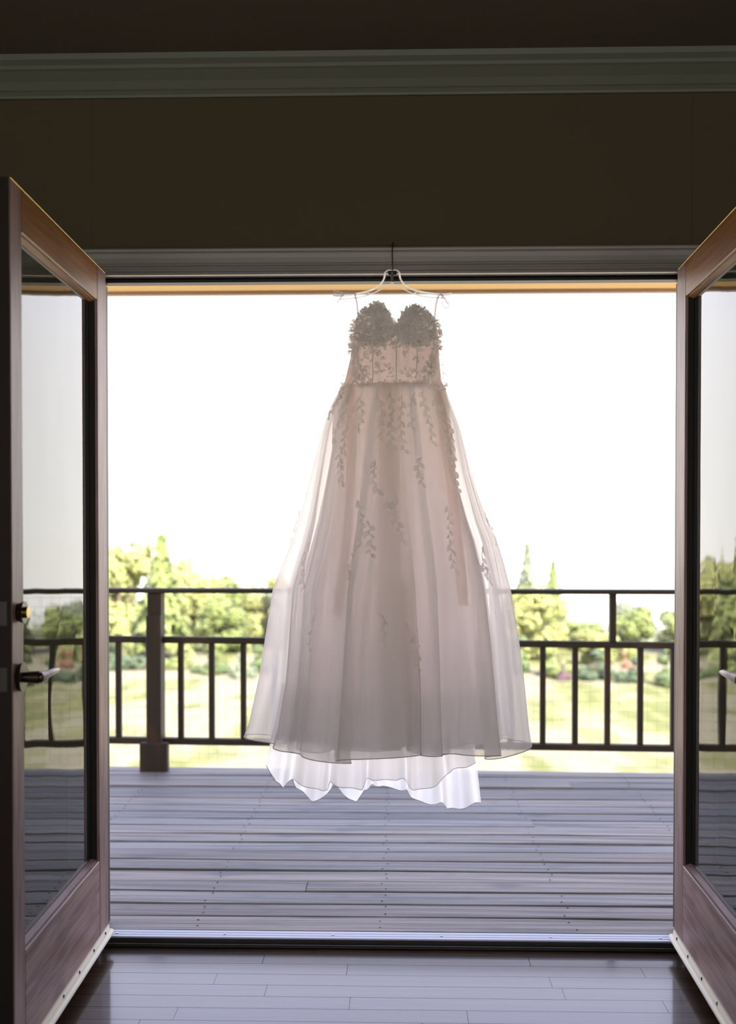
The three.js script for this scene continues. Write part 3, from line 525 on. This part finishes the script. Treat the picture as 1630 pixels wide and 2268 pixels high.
// two sheer trains that hang lower at the back, each with its own hem line
const C1 = [[-0.4038, 0.5721], [-0.3938, 0.5478], [-0.3795, 0.5148], [-0.3437, 0.4905], [-0.3079, 0.5105], [-0.2578, 0.4862], [-0.2048, 0.469], [-0.1933, 0.4977], [-0.1103, 0.479], [-0.0931, 0.5034], [-0.043, 0.512], [0.0143, 0.5148], [0.0429, 0.4905], [0.0787, 0.4819], [0.1288, 0.5005], [0.1861, 0.5506], [0.252, 0.5764]];
const C2 = [[-0.3352, 0.5118], [-0.3059, 0.4723], [-0.2619, 0.4312], [-0.2297, 0.4503], [-0.193, 0.4825], [-0.1271, 0.4239], [-0.1081, 0.4605], [-0.0275, 0.4752], [0.0311, 0.4532], [0.1043, 0.4239], [0.1776, 0.4063], [0.2699, 0.4268]];
function train(name, hem, z0, ph, top) {
  const at1 = (u) => { const x = lerp(hem[0][0], hem[hem.length - 1][0], u); let i = 0; while (i < hem.length - 2 && x > hem[i + 1][0]) i++; const k = (x - hem[i][0]) / (hem[i + 1][0] - hem[i][0]); return [x, lerp(hem[i][1], hem[i + 1][1], k)]; };
  const fn = (u, v, o) => { const [x, y] = at1(u), k = 0.55 + 0.45 * v; o.set(x * lerp(0.8, 1, v) + 0.012 * v * Math.sin(u * 31 + ph), lerp(top, y, v), z0 * k + v * (0.026 * Math.sin(u * 34 + ph) + 0.014 * Math.sin(u * 71 + 2 * ph)) + 0.06 * (2 * u - 1) ** 2); };
  onDress(name, surf(fn, 220, 30), FAB.organza);
  const pts = []; for (let i = 0; i <= 220; i++) { const o = V(0, 0, 0); fn(i / 220, 1, o); pts.push(o); }
  onDress('hem_edge', tube(pts, 0.0009, 440, 5), FAB.edge);
}
train('train_layer', C1, -0.12, 0.7, 0.98);
train('train_layer', C2, -0.2, 2.4, 0.95);

// bodice: sheer nude shell, padded cups, boning, waistband
const TOPL = [[-0.1202, 1.9511], [-0.0995, 1.9718], [-0.0719, 1.9884], [-0.047, 1.9981], [-0.0304, 1.9912], [-0.0138, 1.9691], [-0.0028, 1.9414], [0.0055, 1.9276], [0.0138, 1.9414], [0.0249, 1.9649], [0.0456, 1.9829], [0.0677, 1.9926], [0.094, 1.9788], [0.1147, 1.9608], [0.1285, 1.9511]];
for (const q of TOPL) q[1] = 1.278 + (q[1] - 1.278) * 0.97;
function topY(x) { if (x <= TOPL[0][0]) return TOPL[0][1]; for (let i = 0; i < TOPL.length - 1; i++) if (x <= TOPL[i + 1][0]) return lerp(TOPL[i][1], TOPL[i + 1][1], (x - TOPL[i][0]) / (TOPL[i + 1][0] - TOPL[i][0])); return TOPL[14][1]; }
const cupBulge = (x, y) => { let b = 0; for (const cx of [-0.052, 0.064]) b += 0.045 * Math.exp(-(((x - cx) / 0.045) ** 2) - ((y - 1.925) / 0.05) ** 2); return b; };
function bodyPoint(phi, y, o, off = 0) {
  const [wl, wr] = widths(SIL, Math.min(y, 1.951)), c = Math.cos(phi), s = Math.sin(phi), w = lerp(-wl, wr, (1 + s) / 2), x = w * s;
  const z = (c > 0 ? 0.085 : 0.07) * c + (c > 0 ? cupBulge(x, y) * Math.min(1, c * 1.6) : 0);
  return o.set(x * (1 + off * 2), y, z + off * Math.sign(c));
}
const bodyTop = (phi) => { if (Math.cos(phi) <= 0) return lerp(1.931, 1.9, Math.min(1, -Math.cos(phi) * 1.6)); const o = bodyPoint(phi, 1.95, V(0, 0, 0)); return topY(o.x); };
onDress('bodice', surf((u, v, o) => { const p = (u * 2 - 1) * Math.PI; bodyPoint(p, lerp(bodyTop(p), 1.731, v), o); }, 180, 40), FAB.nude);
for (const [a, b, cx] of [[-1.25, 0.03, -0.055], [0.05, 1.25, 0.064]]) onDress('cup', surf((u, v, o) => { const p = lerp(a, b, u), x = bodyPoint(p, 1.9, o).x, low = 1.848 + 2.6 * (x - cx) ** 2 * 3; bodyPoint(p, lerp(bodyTop(p) - 0.001, low, v), o, 0.003); }, 60, 30), FAB.cup);
for (const p of [-0.95, -0.5, 0.06, 0.55, 1.0]) onDress('boning', tube(Array.from({ length: 9 }, (_, i) => bodyPoint(p * lerp(1, 0.82, i / 8), lerp(1.85, 1.735, i / 8), V(0, 0, 0), 0.0025)), 0.0009, 20, 6), FAB.ribbon);
onDress('waistband', surf((u, v, o) => { const p = lerp(-0.62, 0.6, u); bodyPoint(p, lerp(1.739, 1.7245, v), o, 0.004); }, 40, 4), FAB.belt);

// straps with their ties over the hanger
function ribbon(pts, w, name = 'strap') {
  const curve = new THREE.CatmullRomCurve3(pts), t = V(0, 0, 0), side = V(0, 0, 0);
  return onDress(name, surf((u, v, o) => { curve.getPoint(v, o); curve.getTangent(v, t); side.set(-t.y, t.x, 0.25); side.normalize(); o.addScaledVector(side, (u - 0.5) * w); }, 2, 40), FAB.ribbon);
}
const R = (list) => list.map(([x, y, z = 0.01]) => V(x, y, z));
ribbon(R([[-0.1064, 1.93, 0.045], [-0.111, 1.985, 0.03], [-0.1175, 2.018, 0.006], [-0.1165, 2.024, -0.002]]), 0.006);
ribbon(R([[0.1216, 1.93, 0.045], [0.128, 1.985, 0.03], [0.136, 2.014, 0.008], [0.1405, 2.0215, -0.002]]), 0.006);
ribbon(R([[-0.1165, 2.0225], [-0.13, 2.024], [-0.145, 2.0255], [-0.156, 2.017], [-0.166, 2.003], [-0.173, 1.993]]), 0.0035, 'ribbon_tie');
ribbon(R([[-0.12, 2.0235], [-0.14, 2.0225], [-0.16, 2.026], [-0.1855, 2.0315]]), 0.0055, 'ribbon_tie');
ribbon(R([[0.1405, 2.021], [0.1455, 2.01], [0.147, 1.994], [0.151, 1.981], [0.158, 1.9765], [0.1665, 1.981], [0.168, 1.99], [0.16, 2.003], [0.1475, 2.018]]), 0.0026, 'ribbon_tie');
ribbon(R([[0.1425, 2.021], [0.151, 2.008], [0.159, 1.996], [0.165, 1.989]]), 0.004, 'ribbon_tie');

// lace: one leaf shape, sprays of single leaves on the skirt, and dense petals over the bodice
const leafGeo = (() => { const g = surf((u, v, o) => { const w = 0.27 * Math.sin(Math.PI * Math.min(1, v * 0.98 + 0.02)) ** 0.8; o.set((u - 0.5) * 2 * w, v, 0.12 * Math.sin(v * 2.6) - 0.5 * ((u - 0.5) * 2 * w) ** 2); }, 4, 6); return g; })();
function onSkirt(x, y) {
  let best = null, bz = -9; const o = V(0, 0, 0);
  for (let i = 0; i <= 200; i++) { const p = lerp(-1.62, 1.62, i / 200), t = (OVER.top - y) / (OVER.top - OVER.hem - OVER.wave(p)); skirtPoint(OVER, p, t, o); const d = Math.abs(o.x - x), sc = o.z - d * 30; if (sc > bz) { bz = sc; best = [o.clone(), p]; } }
  return best;
}
let leafCount = 0;
// folds of the lining pressed forward against the tulle
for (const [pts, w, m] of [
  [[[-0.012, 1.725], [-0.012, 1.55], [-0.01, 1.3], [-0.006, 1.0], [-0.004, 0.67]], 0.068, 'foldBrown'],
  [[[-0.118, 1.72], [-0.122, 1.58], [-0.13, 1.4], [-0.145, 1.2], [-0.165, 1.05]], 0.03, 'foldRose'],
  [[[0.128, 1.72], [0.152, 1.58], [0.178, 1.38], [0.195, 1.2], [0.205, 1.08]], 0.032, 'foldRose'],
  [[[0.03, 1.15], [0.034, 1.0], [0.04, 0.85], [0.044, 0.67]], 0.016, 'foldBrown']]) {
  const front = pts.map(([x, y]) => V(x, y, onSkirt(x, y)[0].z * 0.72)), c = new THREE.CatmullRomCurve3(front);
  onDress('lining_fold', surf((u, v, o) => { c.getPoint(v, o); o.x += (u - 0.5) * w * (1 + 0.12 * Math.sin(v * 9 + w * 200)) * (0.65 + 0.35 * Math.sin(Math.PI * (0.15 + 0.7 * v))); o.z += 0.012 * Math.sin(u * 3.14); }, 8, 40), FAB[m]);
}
function leafAt(parent, p, dir, phi, len, tilt) {
  const n = V(Math.sin(phi), rr(0, 0.35), Math.cos(phi) + 0.05).normalize(), d = dir.clone().addScaledVector(n, -dir.dot(n)).normalize(), x = V(0, 0, 0).crossVectors(d, n).normalize();
  n.addScaledVector(x, rr(-tilt, tilt)).normalize(); x.crossVectors(d, n).normalize(); n.crossVectors(x, d);
  const m = new THREE.Matrix4().makeBasis(x, d, n).scale(V(len * rr(0.9, 1.15), len, len)); m.setPosition(p.x, p.y, p.z);
  const l = mesh('lace_leaf', leafGeo, FAB.lace, parent); l.matrix.copy(m); l.matrix.decompose(l.position, l.quaternion, l.scale); leafCount++; return l;
}
const SPRAYS = [[-0.1589, 1.7203, -0.1894, 1.6401, 9], [-0.1341, 1.7023, -0.1714, 1.5641, 12], [-0.1133, 1.6816, -0.1479, 1.5296, 12], [-0.1479, 1.5572, -0.1548, 1.4397, 10], [-0.1341, 1.7369, -0.1755, 1.6816, 7], [-0.0926, 1.7023, -0.0995, 1.5987, 8], [-0.047, 1.7023, -0.0304, 1.5641, 10], [-0.0138, 1.7092, 0.0, 1.5434, 12], [0.018, 1.7023, 0.0318, 1.5296, 12], [0.0594, 1.7092, 0.0456, 1.5987, 8], [0.0871, 1.7161, 0.1078, 1.5572, 12], [0.1216, 1.6954, 0.1562, 1.5296, 12], [0.1424, 1.6816, 0.1838, 1.5019, 13], [0.1562, 1.5434, 0.1907, 1.419, 10], [-0.0581, 1.5088, -0.047, 1.4121, 8], [0.0746, 1.5157, 0.0774, 1.4328, 8], [-0.0055, 1.3913, 0.0221, 1.2669, 10], [-0.0235, 1.3637, 0.0111, 1.3775, 5], [-0.0995, 1.3913, -0.0912, 1.2531, 11], [-0.0788, 1.3361, -0.0581, 1.2255, 8], [0.1465, 1.3775, 0.1769, 1.184, 14], [-0.2488, 1.2739, -0.2654, 1.1287, 11], [0.2598, 1.26, 0.2764, 1.1425, 10], [0.2391, 1.2255, 0.2668, 1.1633, 6], [-0.0304, 1.0665, -0.0276, 0.9767, 6], [0.0428, 1.0389, 0.0802, 0.8868, 9], [-0.2308, 1.0803, -0.2377, 0.949, 8], [-0.1133, 1.2462, -0.1272, 1.1425, 6], [-0.2903, 1.3706, -0.3138, 1.2739, 7], [0.2737, 1.3637, 0.2985, 1.26, 7]];
SPRAYS.forEach(([x0, y0, x1, y1, n], k) => {
  const pts = []; for (let i = 0; i <= 8; i++) { const u = i / 8, x = lerp(x0, x1, u) + 0.006 * Math.sin(u * 5 + k), [p, phi] = onSkirt(x, lerp(y0, y1, u)); pts.push([p.add(V(Math.sin(phi) * 0.004, 0, Math.cos(phi) * 0.004 + 0.001)), phi]); }
  const s = onDress('lace_spray', tube(pts.map((q) => q[0]), 0.0009, 24, 5), FAB.lace);
  for (let i = 0; i < n; i++) {
    const u = (i + 0.5) / n * 8, j = Math.min(7, Math.floor(u)), p = pts[j][0].clone().lerp(pts[j + 1][0], u - j), along = pts[j + 1][0].clone().sub(pts[j][0]).normalize(), phi = pts[j][1];
    const side = V(Math.cos(phi), 0, -Math.sin(phi)).multiplyScalar((i % 2 ? 1 : -1) * rr(0.4, 0.95)), dir = along.clone().add(side).normalize();
    p.y -= DY; leafAt(s, p.add(V(0, 0, 0.0015)), dir, phi, rr(0.016, 0.027) * (k > 23 ? 0.85 : 1), 0.5);
  }
});
// petals of the bodice and waist: nobody could count them
{
  const list = [], o = V(0, 0, 0);
  const petal = (phi, y, len, dir, off = 0.006) => { bodyPoint(phi, y, o, off); const n = V(Math.sin(phi), rr(-0.1, 0.5), Math.cos(phi)).normalize(), d = dir.clone().add(V(rr(-0.5, 0.5), rr(-0.5, 0.5), rr(0, 0.5))).normalize(), x = V(0, 0, 0).crossVectors(d, n).normalize(); n.crossVectors(x, d); const g = leafGeo.clone(); g.applyMatrix4(new THREE.Matrix4().makeBasis(x, d, n).scale(V(len, len, len)).setPosition(o.x, o.y, o.z)); list.push(g); };
  for (let i = 0; i < 760; i++) { const phi = rr(-1.5, 1.5), x = bodyPoint(phi, 1.93, o).x, t = topY(x), y = lerp(t - 0.004, 1.842, rnd() ** 1.1); petal(phi, y, rr(0.011, 0.019), V(Math.sin(phi) * 0.6, rr(-0.6, 1), 0.2)); }
  for (let i = 0; i < 90; i++) { const phi = rr(-1.35, 1.35), x = bodyPoint(phi, 1.95, o).x; petal(phi, topY(x) - 0.004, rr(0.009, 0.014), V(rr(-0.5, 0.5), 1, 0.1), 0.004); }
  for (let i = 0; i < 420; i++) { const s = rnd() < 0.5 ? -1 : 1, u = rnd(), phi = s * lerp(1.35, 0.65, u) + rr(-0.22, 0.22), y = lerp(1.87, 1.75, u) + rr(-0.012, 0.012); petal(phi, y, rr(0.01, 0.017), V(-s * 0.3, -1, 0)); }
  for (let i = 0; i < 90; i++) petal(rr(-0.75, 0.75), rr(1.755, 1.86), rr(0.01, 0.02), V(rr(-1, 1), rr(-1, 1), 0));
  for (let i = 0; i < 150; i++) { const phi = rr(-1.55, 1.55); petal(phi, rr(1.718, 1.745), rr(0.009, 0.018), V(rr(-1, 1), rr(-0.9, 0.7), 0), 0.007); }
  for (let i = 0; i < 26; i++) { const s = i % 2 ? -1 : 1; petal(s * rr(1.35, 1.6), rr(1.74, 1.94), rr(0.009, 0.014), V(s, rr(-0.6, 0.8), 0)); }
  const m = onDress('lace_petals', list, FAB.petal); m.userData.kind = 'stuff';
}
renderer.render(scene, camera);
